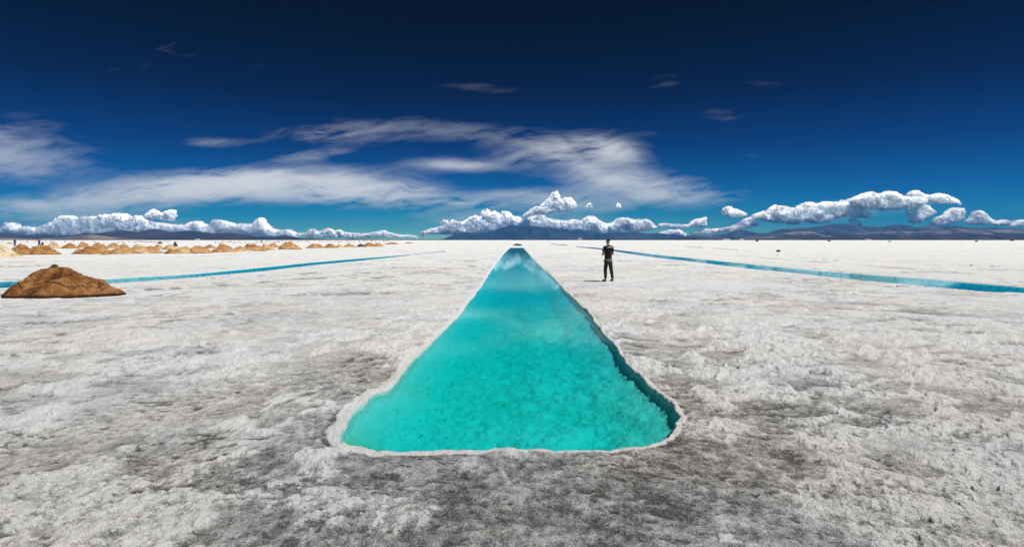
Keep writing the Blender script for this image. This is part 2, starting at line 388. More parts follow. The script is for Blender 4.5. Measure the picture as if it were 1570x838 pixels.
# earth specks
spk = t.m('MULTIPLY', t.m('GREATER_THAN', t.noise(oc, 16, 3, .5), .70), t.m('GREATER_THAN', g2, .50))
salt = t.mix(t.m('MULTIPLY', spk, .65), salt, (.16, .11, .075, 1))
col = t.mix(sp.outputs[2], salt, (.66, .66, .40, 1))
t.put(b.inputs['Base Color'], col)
bp = t.n('ShaderNodeBump'); bp.inputs['Strength'].default_value = .9; bp.inputs['Distance'].default_value = .045
bh = t.m('ADD', t.m('MULTIPLY', g1, 1.0), t.m('ADD', t.m('MULTIPLY', g3, .40), t.m('MULTIPLY', g2, 1.6)))
t.put(bp.inputs['Height'], bh); t.put(b.inputs['Normal'], bp.outputs[0])
ground = link('ground', me, gm); meta(ground, kind='structure')

# ------------------------------------------------------------------ water
wm = bpy.data.materials.new('brine'); wm.use_nodes = True; t = NT(wm.node_tree); wm.node_tree.nodes.clear()
oc = t.n('ShaderNodeTexCoord').outputs['Object']
bmp = t.n('ShaderNodeBump'); bmp.inputs['Strength'].default_value = .10; bmp.inputs['Distance'].default_value = .012
t.put(bmp.inputs['Height'], t.noise(oc, 3.0, 4, .5))
fr_ = t.n('ShaderNodeFresnel'); fr_.inputs['IOR'].default_value = 1.33; t.put(fr_.inputs['Normal'], bmp.outputs[0])
tr = t.n('ShaderNodeBsdfTransparent'); tr.inputs[0].default_value = (.56, .975, .965, 1)
gl = t.n('ShaderNodeBsdfGlossy'); gl.inputs['Roughness'].default_value = .03; gl.inputs['Color'].default_value = (.60, .86, .92, 1); t.put(gl.inputs['Normal'], bmp.outputs[0])
mx = t.n('ShaderNodeMixShader'); t.put(mx.inputs[0], fr_.outputs[0]); t.put(mx.inputs[1], tr.outputs[0]); t.put(mx.inputs[2], gl.outputs[0])
va = t.n('ShaderNodeVolumeAbsorption'); va.inputs['Color'].default_value = (.08, .982, .976, 1); va.inputs['Density'].default_value = 2.8
ou = t.n('ShaderNodeOutputMaterial'); t.put(ou.inputs['Surface'], mx.outputs[0]); t.put(ou.inputs['Volume'], va.outputs[0])

def water(name, poly, level, bottom, grow=.3):
    P = [Vector(p) for p in poly]; n = len(P)
    area = sum(P[i].x * P[(i + 1) % n].y - P[(i + 1) % n].x * P[i].y for i in range(n))
    s = 1 if area > 0 else -1
    out = []
    for i in range(n):
        a = (P[i] - P[i - 1]).normalized(); c = (P[(i + 1) % n] - P[i]).normalized()
        nrm = (Vector((a.y, -a.x)) + Vector((c.y, -c.x))) * s
        nrm = nrm.normalized() if nrm.length > 1e-6 else Vector((a.y, -a.x)) * s
        out.append(P[i] + nrm * grow)
    bm = bmesh.new()
    top = [bm.verts.new((p.x, p.y, level)) for p in out]; bot = [bm.verts.new((p.x, p.y, bottom)) for p in out]
    bm.faces.new(top); bm.faces.new(bot[::-1])
    for i in range(n): bm.faces.new((top[i], bot[i], bot[(i + 1) % n], top[(i + 1) % n]))
    bmesh.ops.recalc_face_normals(bm, faces=bm.faces)
    bmesh.ops.triangulate(bm, faces=bm.faces)
    me = bpy.data.meshes.new(name); bm.to_mesh(me); bm.free()
    return meta(link(name, me, wm, smooth=False), kind='structure')
water('water', pool, WL, -1.0, .16)
water('water', pool2, WL, -.9, .16)
water('water', lcan, -.016, -.9, .25)
water('water', rcan, -.02, -.9, .25)
water('water', RC1, -.02, -.9, .12)

# ------------------------------------------------------------------ mountains
def interp_prof(P, xs):
    P = sorted(P); return np.interp(xs, [p[0] for p in P], [HY - p[1] for p in P])
def range_(name, prof, D, depth, matl, x0, x1, seed, nx=900, ny=46, rough=.75, low=0):
    xs = np.linspace(x0, x1, nx); Ht = interp_prof(prof, xs) / F * D * 1.02
    ts = np.linspace(-1, 1, ny); V_ = []
    for tv in ts:
        d = D + tv * depth
        xx = (xs - CX) / F * D
        sh = (1 - abs(tv) ** 1.25)
        n = fbm(xx / (depth * .35), np.full_like(xx, d / (depth * .5)), 4, seed)
        rid = 1 - np.abs(fbm(xx / (depth * .22) + 7, np.full_like(xx, d / (depth * .8)), 4, seed + 9)) * 2
        mod = 1 - rough * (1 - sh) * 1.6 * (1 - np.clip(rid, 0, 1)) + .18 * n * (1 - sh)
        # true size: fan the rows out with distance so the range keeps its outline
        z = Ht * sh * np.clip(mod, .1, 1.05) - 3
        V_.append(np.stack([xx * (d / D) if False else xx + tv * 0, np.full_like(xx, d), z], -1))
    V_ = np.array(V_).reshape(-1, 3)
    me = np_mesh(name, V_, grid_quads(ny, nx))
    return meta(link(name, me, matl), kind='structure')

def rock(name, c1, c2, c3, sc_=.0012):
    m, t, b = mat(name, .95, .1)
    oc = t.n('ShaderNodeTexCoord').outputs['Object']
    mp = t.n('ShaderNodeMapping'); mp.inputs['Scale'].default_value = (1, .7, 2.4); t.put(mp.inputs[0], oc)
    n = t.noise(mp.outputs[0], sc_, 7, .62); n2_ = t.noise(mp.outputs[0], sc_ * 6, 5, .6)
    f = t.m('ADD', t.m('MULTIPLY', n, .8), t.m('MULTIPLY', n2_, .2))
    t.put(b.inputs['Base Color'], t.ramp(f, [(.38, c1), (.50, c2), (.60, c3)]))
    return m
LEFT = [(-120, 362), (-60, 358), (0, 357), (13, 356.3), (20, 357.5), (29, 360), (67, 359), (82, 361), (107, 360.5), (122, 358.5), (134, 357.5), (153, 358), (162, 356), (172, 354), (186, 352), (200, 354), (212, 356),
        (225, 353), (237, 350.3), (248, 352), (264, 356), (277, 354), (289, 353), (303, 354), (326, 357), (340, 357), (352, 356.2), (372, 358.5), (393, 362), (413, 363), (428, 362), (437, 360), (449, 362.5), (461, 365.5), (474, 364.6), (484, 367), (490, 367.6), (520, 368)]
LEFTF = [(-150, 363), (0, 364.5), (60, 365.5), (90, 364), (107, 362.5), (130, 360), (142, 359.6), (155, 361), (175, 362.5), (190, 364.5), (230, 366.3), (320, 367.4), (330, 368)]
MID = [(660, 368), (677, 367.5), (686, 363.5), (696, 359), (704.5, 356.8), (716, 357), (725.5, 358.5), (738, 356), (749, 355.5), (759, 352.5), (773, 348), (786.5, 344.5), (795.5, 346), (807, 347.5), (814, 345.8), (822, 346.5),
       (832, 348.7), (843, 348.5), (860, 352), (875, 354), (890, 352), (903, 354), (919.5, 357), (938, 357.5), (946, 355.5), (958, 356), (972, 355.5), (996, 357.5), (1005.5, 357), (1017, 357.5), (1024, 359.5), (1034, 358), (1044, 361), (1052, 364.5), (1060, 367), (1070, 368)]
RIGHT = [(1030, 368), (1042, 364), (1055, 361), (1063.5, 359.5), (1077, 361), (1096.5, 359.5), (1113, 358), (1130, 353.5), (1139.5, 352.5), (1153, 355), (1168, 357.5), (1179, 356), (1196, 351), (1212, 350), (1226, 348.5), (1239, 349), (1254, 346.5),
         (1270, 344), (1292, 343), (1302, 343.5), (1315, 345.5), (1328, 347), (1351, 348), (1364, 345.5), (1376, 343.5), (1389, 345), (1403, 348), (1427, 346), (1443, 345), (1465, 346), (1480, 348), (1503, 349), (1523, 348), (1549, 350), (1570, 351), (1640, 352), (1760, 358)]
RIGHTM = [(1120, 368), (1150, 363.5), (1180, 360.5), (1200, 357.5), (1216, 355), (1235, 354), (1260, 356), (1300, 358), (1326, 357), (1350, 354.5), (1403, 355), (1430, 353), (1455, 351), (1472, 350.3), (1506, 353), (1532, 352), (1570, 351.5), (1650, 352), (1760, 359)]
RIGHTF = [(1080, 368), (1130, 366), (1200, 364.5), (1260, 363.5), (1330, 361.5), (1400, 360), (1470, 358), (1530, 359), (1600, 358), (1700, 361), (1760, 364)]
range_('hills', MID, 18400, 1700, rock('hill_rock_hazed', (.018, .032, .055), (.034, .052, .08), (.08, .09, .11)), 655, 1075, 5)  # haze blue also mixed into the rock colour itself
range_('hills', LEFT, 10500, 1000, rock('hill_rock_brown', (.032, .026, .034), (.05, .04, .046), (.09, .068, .065)), -130, 525, 15)
range_('hills', LEFTF, 9000, 700, rock('hill_rock_tan', (.11, .08, .065), (.22, .15, .11), (.46, .36, .27), .002), -160, 335, 25)
range_('hills', RIGHT, 18400, 1700, rock('hill_rock_grey', (.035, .038, .045), (.075, .075, .08), (.20, .17, .16)), 1025, 1770, 35)
range_('hills', RIGHTM, 12300, 1000, rock('hill_rock_violet', (.03, .03, .038), (.06, .055, .06), (.32, .26, .23), .0016), 1115, 1765, 45)
range_('hills', RIGHTF, 9500, 700, rock('hill_rock_dark', (.028, .024, .028), (.05, .04, .042), (.11, .085, .07), .003), 1075, 1765, 55)

# low dark scrub along the far shore
xs = np.linspace(-80, 1650, 3400); D0 = 3600
hh = (1.15 + .55 * fbm(xs / 9, xs * 0, 3, 7) + .55 * np.clip(fbm(xs / 40, xs * 0 + 3, 3, 9), 0, 1) * 1.6) / F * D0
hh *= np.interp(xs, [-80, 180, 240, 560, 640, 690, 850, 1000, 1080, 1160, 1650], [.25, .3, .9, 1.15, .85, .75, .85, 1.0, 1.2, .8, .7])
tree_b = np.interp(xs, [1035, 1042, 1048, 1058, 1066, 1072], [0, .9, .5, 1.5, 1.3, 0]) / F * D0
hh = hh + tree_b
V_ = []
for tv, k in zip([-1, -.6, -.2, .2, .6, 1], [0, .6, 1, .9, .55, 0]):
    V_.append(np.stack([(xs - CX) / F * D0, D0 + tv * 60 + 0 * xs, hh * k * (1 + .25 * fbm(xs / 2.5, xs * 0 + tv * 5, 2, 3)) - .3], -1))
me = np_mesh('scrub', np.array(V_).reshape(-1, 3), grid_quads(6, len(xs)))
meta(link('scrub', me, flat('scrub_leaves', (.035, .032, .022), .95, .5, .05)), label='dark low scrub lining the far shore of the salt flat', kind='stuff')

# ------------------------------------------------------------------ haze
hz = bpy.data.materials.new('haze_air'); hz.use_nodes = True; t = NT(hz.node_tree); hz.node_tree.nodes.clear()
pv = t.n('ShaderNodeVolumePrincipled'); pv.inputs['Color'].default_value = (.10, .42, 1.0, 1); pv.inputs['Density'].default_value = 3.9e-5
pv.inputs['Anisotropy'].default_value = 0.0
ou = t.n('ShaderNodeOutputMaterial'); t.put(ou.inputs['Volume'], pv.outputs[0])
bm = bmesh.new(); bmesh.ops.create_cube(bm, size=1)
for v in bm.verts: v.co = Vector((v.co.x * 44000, v.co.y * 41000, -2.5 if v.co.z < 0 else 640))
me = bpy.data.meshes.new('haze'); bm.to_mesh(me); bm.free()
meta(link('haze', me, hz, smooth=False), label='thin blue haze over the whole salt flat', kind='stuff')

# ------------------------------------------------------------------ cumulus clouds
cm, t, b = mat('cloud_vapour', 1.0, 0.0)
b.inputs['Base Color'].default_value = (.93, .93, .93, 1)
# light wanders through vapour before it leaves again
b.inputs['Base Color'].default_value = (.95, .955, .965, 1)
b.inputs['Subsurface Weight'].default_value = .8; b.inputs['Subsurface Radius'].default_value = (1, 1, 1); b.inputs['Subsurface Scale'].default_value = 330.0
b.subsurface_method = 'BURLEY'
cm2, t, b = mat('cloud_veil', 1.0, 0.0)
b.inputs['Base Color'].default_value = (.86, .87, .89, 1)
oc = t.n('ShaderNodeTexCoord').outputs['Object']
t.put(b.inputs['Alpha'], t.m('MULTIPLY', t.m('MULTIPLY', t.m('SUBTRACT', .64, t.noise(oc, .009, 5, .65)), 5.0, clamp=True), .17))
def ico(sub):
    bm = bmesh.new(); bmesh.ops.create_icosphere(bm, subdivisions=sub, radius=1)
    v = np.array([q.co[:] for q in bm.verts]); f = np.array([[x.index for x in q.verts] for q in bm.faces]); bm.free(); return v, f
ICO = ico(3); ICO2 = ico(2)
def cloud(name, top, bot, label, group=None, D=21600, rmax=9, dens=1.0, seed=0, small=.35):
    r_ = np.random.default_rng(seed + 100); rmax = rmax * .88
    top = sorted(top); bot = sorted(bot)
    tx = [p[0] for p in top]; ty = [p[1] for p in top]; bx = [p[0] for p in bot]; by = [p[1] for p in bot]
    x0, x1 = min(tx), max(tx)
    area = np.trapz(np.interp(np.linspace(x0, x1, 60), bx, by) - np.interp(np.linspace(x0, x1, 60), tx, ty), np.linspace(x0, x1, 60))
    puffs = []; iv, fi = ICO
    N = int(dens * (18 + area * .60)); k = 0; tries = 0
    poly = top + bot[::-1]
    pts = np.column_stack([r_.uniform(x0, x1, N * 8), r_.uniform(min(ty), max(by), N * 8)])
    dist = -sdist(poly, pts[:, 0], pts[:, 1])
    ok = (dist > .35) & ((vnoise(pts[:, 0] / 7.0 + seed, pts[:, 1] / 5.0, 9) > -.38) | (dist < 1.6)); pts = pts[ok]; dist = dist[ok]
    for (p, d) in zip(pts, dist):
        r = min(rmax, d * r_.uniform(.75, 1.15), 1.2 + r_.exponential(rmax * .45))
        if r < .55: continue
        puffs.append((p[0], p[1], r)); k += 1
        if k > N: break
    for i in range(int((x1 - x0) * 1.7 * dens)):          # knobs along the top
        x = r_.uniform(x0, x1); y = np.interp(x, tx, ty); r = (.5 + r_.exponential(.9)) * min(1.0, rmax / 5)
        puffs.append((x, y + r * .7 + abs(r_.normal(0, 1.3)), min(r, 3.2)))
    core = len(puffs)
    for (x, y, r) in list(puffs):                       # thin vapour round the outer puffs
        if r_.random() < .45:
            rr = r * r_.uniform(1.05, 1.25) + r_.uniform(.1, .5)
            puffs.append((x + r_.normal(0, .6), y + r_.normal(0, .5), rr))
    Vs, Fs, nf = [], [], []; off = 0; s = D / F
    maxr = max(p[2] for p in puffs)
    for pi_, (x, y, r) in enumerate(puffs):
        dd_ = r_.uniform(-1, 1) * (maxr - r) * 1.2 * s
        c = np.array(at(x, y, D)); c[1] += dd_
        iv, fi = ICO if r > 3 else ICO2
        q = iv.copy(); ph = r_.uniform(0, 50)
        n = vnoise(q[:, 0] * 1.7 + ph, q[:, 1] * 1.7 + q[:, 2] * 1.3, 3) * .22 + vnoise(q[:, 0] * 3.6 + ph, q[:, 2] * 3.6 + q[:, 1] * 2.1, 5) * .22 + vnoise(q[:, 0] * 8 + ph, q[:, 2] * 8 + q[:, 1] * 5.1, 6) * .06
        q = q * (1 + n)[:, None] * np.array([1.15, 1.1, .92]) * r * s
        Vs.append(q + c); Fs.append(fi + off); off += len(iv); nf.append(np.full(len(fi), 0 if pi_ < core else 1, dtype=np.int32))
    Vs = np.vstack(Vs); ctr_ = Vs.mean(0)
    me = np_mesh(name, Vs - ctr_, np.vstack(Fs)); o = link(name, me, cm); o.location = ctr_; me.materials.append(cm2); me.polygons.foreach_set('material_index', np.concatenate(nf))
    return meta(o, label, 'cloud', group)
G = 'white heaped clouds low over the horizon'
cloud('cumulus_cloud', [(-15, 351), (0, 350), (10, 349), (14, 341.5), (18, 340.5), (24, 344), (27, 350), (40, 347), (48, 348), (60, 351), (75, 344), (88, 340), (95, 332), (104, 330), (113, 331), (116, 336), (125, 334), (140, 331), (150, 334), (158, 329), (164, 328), (167, 334), (172, 331), (178, 327), (190, 327), (196, 332), (200, 336), (205, 331), (213, 330), (222, 335), (230, 339), (240, 341), (260, 343), (272, 345)],
      [(-15, 358), (40, 360), (80, 362), (272, 362)], 'longest bank of heaped grey-white cloud above the brown hills on the left', G, rmax=8, seed=1, dens=1.15)
cloud('cumulus_cloud', [(272, 345), (285, 345), (296, 340), (306, 338.5), (316, 346), (324, 345), (331.5, 336.5), (339, 337), (352, 341), (362, 344), (372, 343), (381, 343), (387.6, 346), (393, 339), (400, 333), (404, 334), (409, 344), (418, 350), (428, 353), (444, 352), (456, 358)],
      [(272, 360), (330, 362), (400, 364), (456, 365)], 'white cloud bank ending in a knobbly peak over the right part of the brown hills', G, rmax=7, seed=2)
cloud('cumulus_cloud', [(223, 332), (230, 322), (236, 320), (245, 325), (253, 328), (256, 323), (262, 321.5), (267, 322.5), (269, 330)], [(223, 334), (240, 336), (250, 337), (256, 339), (266, 340), (269, 333)], 'small two-lobed white cloud floating just above the long bank on the left', G, rmax=5, seed=3)
cloud('cumulus_cloud', [(452, 358), (470, 356), (478, 350), (482, 351), (490, 355.5), (500, 350), (505, 349.5), (513, 354), (520, 351), (528, 355.5), (545, 357.5), (560, 357.5), (575, 355.5), (590, 352.5), (598, 356.5), (612, 360), (628, 359.5), (640, 362)],
      [(452, 364), (540, 364.5), (640, 364)], 'faint low cloud row between the brown hills and the blue mountain', G, rmax=3.2, seed=4, D=23200)
cloud('cumulus_cloud', [(644, 357), (650, 354.5), (660, 351), (668, 349), (677, 347), (680, 337), (684, 336.5), (688, 340), (693, 336), (700, 340), (712, 339), (722, 332), (730, 330), (736, 334), (740, 324), (748, 320), (752, 326), (758, 323), (764, 328), (768, 330), (772, 323.5), (780, 325), (785, 331), (795, 333), (803, 338), (812, 336)],
      [(644, 358), (700, 358.5), (740, 358), (770, 354), (812, 350)], 'wide white cloud rising behind the left shoulder of the blue mountain', G, rmax=8, seed=5, dens=1.15)
cloud('cumulus_cloud', [(803, 329), (812, 322), (822, 316), (830, 318), (834, 309), (842, 304), (845, 299), (848, 294.5), (853, 293.5), (857, 299), (859, 306), (868, 302.5), (876, 304), (881, 309), (883, 315)],
      [(803, 331), (820, 330), (835, 328), (850, 325), (865, 324), (880, 320), (883, 317)], 'tall towering white cloud with a narrow top above the blue mountain', G, rmax=6, seed=6, D=21400)
cloud('cumulus_cloud', [(806, 336), (814, 331), (830, 328), (840, 335), (855, 338), (870, 339), (878, 336), (890, 339), (897, 334), (902, 331), (910, 331), (916, 336), (922, 341), (935, 343), (940, 341), (945, 336), (952, 333), (960, 334), (972, 337), (985, 337), (991, 335.5), (998, 341), (1005, 347)],
      [(806, 350), (850, 353), (920, 358), (960, 357), (990, 353), (1005, 349)], 'low white cloud bank along the right half of the blue mountain', G, rmax=6.5, seed=7, D=22300, dens=1.1)
cloud('cumulus_cloud', [(897, 316), (901, 311.5), (905, 311), (909, 317)], [(897, 318), (903, 318.5), (909, 319)], 'tiny white puff right of the cloud tower', G, rmax=2.5, seed=8, dens=1.5)
cloud('cumulus_cloud', [(944, 315), (947, 312), (950, 312.5), (952, 317)], [(944, 317), (948, 319), (952, 319)], 'tiny lone white puff high above the standing man', G, rmax=2.2, seed=9, dens=1.5)
cloud('cumulus_cloud', [(1011, 343), (1018, 341.5), (1030, 343), (1045, 344), (1056, 344), (1062, 338), (1068, 335), (1074, 335), (1081, 332.5), (1083, 342)], [(1011, 345), (1040, 347), (1060, 348), (1083, 346)], 'flat white cloud strip with a hump at its right end', G, rmax=4.5, seed=10)
cloud('cumulus_cloud', [(1060, 356), (1080, 351), (1100, 350), (1118, 347), (1130, 341), (1140, 336), (1149, 333), (1155, 339), (1161, 343)], [(1060, 359), (1090, 358.5), (1120, 356), (1145, 350), (1161, 346)], 'slanting white cloud rising to the right behind the small blue hill', G, rmax=4.5, seed=11)
cloud('cumulus_cloud', [(1012, 356), (1025, 352), (1040, 352), (1050, 357)], [(1012, 358), (1030, 360), (1050, 360)], 'small dim cloud low beside the right end of the blue mountain', G, rmax=3.4, seed=12, dens=1.6, D=23200)
cloud('cumulus_cloud', [(1108, 322), (1112, 317), (1117, 315.5), (1124, 319), (1135, 323), (1144, 328)], [(1108, 330), (1120, 333), (1135, 333), (1144, 330)], 'lone rounded white cloud left of the long right-hand cloud', G, rmax=5, seed=13)
cloud('cumulus_cloud', [(1154, 330), (1165, 325), (1178, 323), (1186, 315), (1192, 315.5), (1200, 316), (1210, 319), (1225, 318), (1230, 311.5), (1240, 309.5), (1248, 313), (1260, 311), (1270, 309), (1285, 311), (1293, 306), (1300, 309), (1310, 314), (1322, 321), (1333, 331)],
      [(1154, 336), (1180, 339), (1200, 342), (1222, 344), (1230, 338), (1245, 342), (1265, 341), (1275, 334), (1300, 331), (1320, 333), (1333, 334)], 'long white cloud stretched above the grey right-hand mountains', G, rmax=8, seed=14, dens=1.15)
cloud('cumulus_cloud', [(1302, 306), (1315, 301), (1325, 296), (1333, 294), (1342, 298), (1352, 296), (1362, 293), (1372, 297), (1385, 302), (1400, 302), (1415, 304), (1419, 308)], [(1302, 311), (1325, 318), (1350, 321), (1385, 320), (1395, 317), (1419, 311)], 'highest broad white cloud over the right-hand mountains', G, rmax=8, seed=15, D=21400)
cloud('cumulus_cloud', [(1392, 297), (1398, 293), (1406, 292), (1413, 297), (1425, 299.5), (1438, 296), (1450, 299), (1460, 304), (1473, 309)], [(1392, 299), (1405, 303), (1420, 305), (1440, 311), (1455, 312), (1473, 311)], 'flat white cloud trailing off to the right of the highest broad cloud', G, rmax=5, seed=16, D=22000)
cloud('cumulus_cloud', [(1394, 326), (1398, 318), (1410, 312), (1420, 316), (1430, 324)], [(1394, 331), (1397, 343), (1405, 344), (1411, 338), (1425, 331), (1430, 327)], 'ragged white cloud hanging below the highest broad cloud', G, rmax=6, seed=17)
cloud('cumulus_cloud', [(1430, 345), (1436, 333), (1447, 330), (1455, 322), (1463, 318), (1472, 319), (1477, 328)], [(1430, 347), (1442, 346), (1455, 343), (1470, 339), (1477, 332)], 'leaning white cloud touching the ridge, second group from the right edge', G, rmax=6, seed=18)
cloud('cumulus_cloud', [(1481, 341), (1490, 332), (1495, 323), (1503, 323.5), (1511, 331), (1517, 336), (1524, 340), (1535, 337), (1543, 337), (1547, 341)], [(1481, 343), (1500, 344), (1520, 344), (1535, 345), (1547, 344)], 'peaked white cloud with a low tail near the right edge', G, rmax=5.5, seed=19)
cloud('cumulus_cloud', [(1550, 344), (1558, 338), (1566, 337), (1580, 338), (1600, 341)], [(1550, 346), (1575, 347), (1600, 346)], 'small white cloud cut by the right edge of the picture', G, rmax=4.5, seed=20)
cloud('cumulus_cloud', [(1302, 336), (1307, 333), (1313, 337), (1321, 344)], [(1302, 340), (1312, 344), (1321, 346)], 'little torn white cloud resting on the highest grey summit', G, rmax=3.5, seed=21)

# ------------------------------------------------------------------ salt heaps
def heap_mat(name, base, dark, pale):
    m, t, b = mat(name, .95, .1)
    oc = t.n('ShaderNodeTexCoord').outputs['Object']
    A = t.n('ShaderNodeAttribute', attribute_name='tone'); sp = t.n('ShaderNodeSeparateColor'); t.put(sp.inputs[0], A.outputs['Color'])
    n = t.noise(oc, 2.2, 5, .6); n2_ = t.noise(oc, 16, 4, .6); n3_ = t.noise(oc, 60, 3, .6)
    f = t.m('ADD', t.m('MULTIPLY', n, .65), t.m('MULTIPLY', n2_, .35))
    c = t.ramp(f, [(.39, dark), (.49, base), (.60, pale)])
    c = t.mix(t.m('MULTIPLY', t.m('GREATER_THAN', n2_, .61), .6), c, tuple(x * .35 for x in dark) + (1,))
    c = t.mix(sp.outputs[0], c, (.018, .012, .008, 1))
    t.put(b.inputs['Base Color'], c)
    bp = t.n('ShaderNodeBump'); bp.inputs['Strength'].default_value = 1; bp.inputs['Distance'].default_value = .07
    t.put(bp.inputs['Height'], t.m('ADD', n2_, t.m('MULTIPLY', n3_, .4))); t.put(b.inputs['Normal'], bp.outputs[0])
    return m
M_near = heap_mat('earthy_salt', (.31, .135, .045), (.10, .042, .018), (.50, .26, .10))
M_far = heap_mat('tan_salt', (.56, .31, .13), (.30, .14, .06), (.70, .45, .23))
M_far2 = heap_mat('tan_salt_pale', (.68, .46, .25), (.42, .25, .13), (.78, .60, .38))
M_brown = heap_mat('brown_salt', (.44, .21, .07), (.20, .09, .035), (.60, .34, .14))
M_cream = heap_mat('cream_salt', (.80, .66, .44), (.55, .40, .22), (.86, .76, .58))
M_dark = heap_mat('dark_earth', (.11, .07, .05), (.035, .024, .02), (.22, .15, .10))

def heap(name, x0, x1, ytop, ybase, xp, m, label, cat='mound', group=None, seed=0, nr=26, nc=64, dz=.55, extra=None, gz=0.0):
    D = (EYE - gz) * F / (ybase - HY)
    wdt = (x1 - x0) / F * D; ax = ((x0 + x1) / 2 - CX) / F * D
    dep = min(wdt * dz, 5.0); Dc = D + dep / 2
    ht = (ybase - ytop) / F * Dc * 1.0 + EYE * (Dc - D) / D * 0
    ht = EYE + (HY - ytop) / F * Dc - gz
    ax *= Dc / D; wdt *= Dc / D
    off = ((xp - (x0 + x1) / 2) / F * Dc)
    r = np.linspace(0, 1, nr) ** .9; a = np.linspace(0, 2 * math.pi, nc, endpoint=False)
    Rr, Aa = np.meshgrid(r, a, indexing='ij')
    ca, sa = np.cos(Aa), np.sin(Aa)
    edge = 1 + .16 * fbm(ca * 1.6 + seed * 3.1, sa * 1.6, 3, seed)
    x = Rr * ca * wdt / 2 * edge; y = Rr * sa * dep / 2 * edge
    x = x + off * (1 - Rr) ** 1.2
    prof = (1 - Rr ** (1.05 + .5 * ((seed * 37) % 10) / 10)) * .93 + .07 * np.sqrt(np.clip(1 - Rr, 0, 1))
    z = ht * prof * (1 + .34 * fbm(x / wdt * 5 + seed, y / dep * 5, 3, seed + 1) * np.minimum(1, Rr * 3))
    z += ht * .21 * fbm(x / wdt * 9 + seed, y / dep * 8, 4, seed + 2) * np.clip((1 - Rr) * 4, 0, 1)
    z += ht * .05 * fbm(x / wdt * 30 + seed, y / dep * 24, 3, seed + 5) * np.clip((1 - Rr) * 8, 0, 1)
    z = np.where(Rr > .985, -.12, z); z[0, :] = z[0].mean()
    tone = .55 * sstep(.25, .6, fbm(x * 1.1 + seed, y + z * 3, 4, seed + 7)) * (m is not M_cream) + .5 * sstep(.9, .98, Rr) * (fbm(x * .8, y, 2, seed + 8) > -.1)  # random dark spots, plus overhang shadow painted round the foot
    if extra: x, y, z, tone = extra(x, y, z, tone, Rr, Aa, wdt, dep, ht)
    me = np_mesh(name, np.stack([x, y, z], -1).reshape(-1, 3), grid_quads(nr, nc, True)[:, ::-1])
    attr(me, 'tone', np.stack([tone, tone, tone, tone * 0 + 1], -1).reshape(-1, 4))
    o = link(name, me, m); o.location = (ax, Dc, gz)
    return meta(o, label, cat, group)

def near_extra(x, y, z, tone, Rr, Aa, wdt, dep, ht):
    u = x / wdt * 188 + 100     # rough picture columns 5..195 used only to lay out the crack line
    v = (1 - Rr ** 1.25)
    line = np.interp(u, [5, 30, 45, 60, 75, 85, 90, 96, 110, 125, 140, 150, 165], [.25, .36, .33, .34, .50, .47, .46, .48, .40, .34, .36, .30, .26])
    line = line + .03 * fbm(x * 3.5, y * 3.5, 3, 301)
    fr = (y < .15 * dep)
    c1 = np.clip(1 - np.abs(v - line) / .022, 0, 1) * fr * (u > 28) * (u < 168)
    c2 = np.clip(1 - np.abs(u - (70 + (v - .1) * 55 + 3 * fbm(y * 3, z * 9, 2, 303))) / 1.1, 0, 1) * fr * (v < .5) * (v > .06)
    c3 = np.clip(1 - np.abs(u - (37 - (v - .02) * 40)) / 1.2, 0, 1) * fr * (v < .35)
    c4 = np.clip(1 - np.abs(v - (.74 - (u - 135) * .017)) / .03, 0, 1) * fr * (u > 135) * (u < 168)
    c = np.maximum.reduce([c1, c2 * .6, c3, c4 * .7])
    edge = sstep(.93, .975, Rr) * fr  # shadow under the crusty foot, painted dark
    spots = sstep(.5, .7, fbm(x * 5.5, z * 9, 2, 311)) * .55
    left = sstep(48, 20, u) * sstep(-.2, .5, fbm(x * 4, z * 6, 3, 313)) * .65  # side away from the sun painted darker in patches
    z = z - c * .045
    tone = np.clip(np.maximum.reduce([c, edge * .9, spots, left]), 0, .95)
    return x, y, z, tone
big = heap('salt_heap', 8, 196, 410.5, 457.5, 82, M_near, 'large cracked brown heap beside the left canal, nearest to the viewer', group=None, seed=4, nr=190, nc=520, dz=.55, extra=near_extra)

def rockmesh(name, p, sx_, sy_, sz_, m, label, cat='rock', seed=0, sub=3, group=None, jag=.35, cone=False):
    v, f = ico(sub)
    n = vnoise(v[:, 0] * 1.6 + seed * 7, v[:, 1] * 1.6 + v[:, 2] * 1.2, seed) * jag + vnoise(v[:, 0] * 4 + seed, v[:, 2] * 4 + v[:, 1] * 2.3, seed + 3) * jag * .5
    v = v * (1 + n)[:, None] * np.array([sx_, sy_, sz_]) / 2; v[:, 2] += sz_ * .38
    if cone: tz = (v[:, 2] - v[:, 2].min()) / np.ptp(v[:, 2]); v[:, 0] *= 1.25 - .85 * tz; v[:, 1] *= 1.25 - .85 * tz
    me = np_mesh(name, v, f); attr(me, 'tone', np.zeros((len(v), 4))); o = link(name, me, m, smooth=False); o.location = p
    return meta(o, label, cat, group)
bl = big.location
bb = max((v.co.z for v in big.data.vertices))
tv = max(big.data.vertices, key=lambda q: q.co.z).co
rockmesh('rock', (bl.x + tv.x - .02, bl.y + tv.y - .05, bl.z + tv.z - .04), .17, .13, .10, M_dark, 'dark rock on the top of the big cracked heap', seed=3)
rockmesh('rock', (bl.x - 1.18, bl.y - .62, .05), .2, .16, .13, M_dark, 'dark lump at the left foot of the big cracked heap', seed=5)

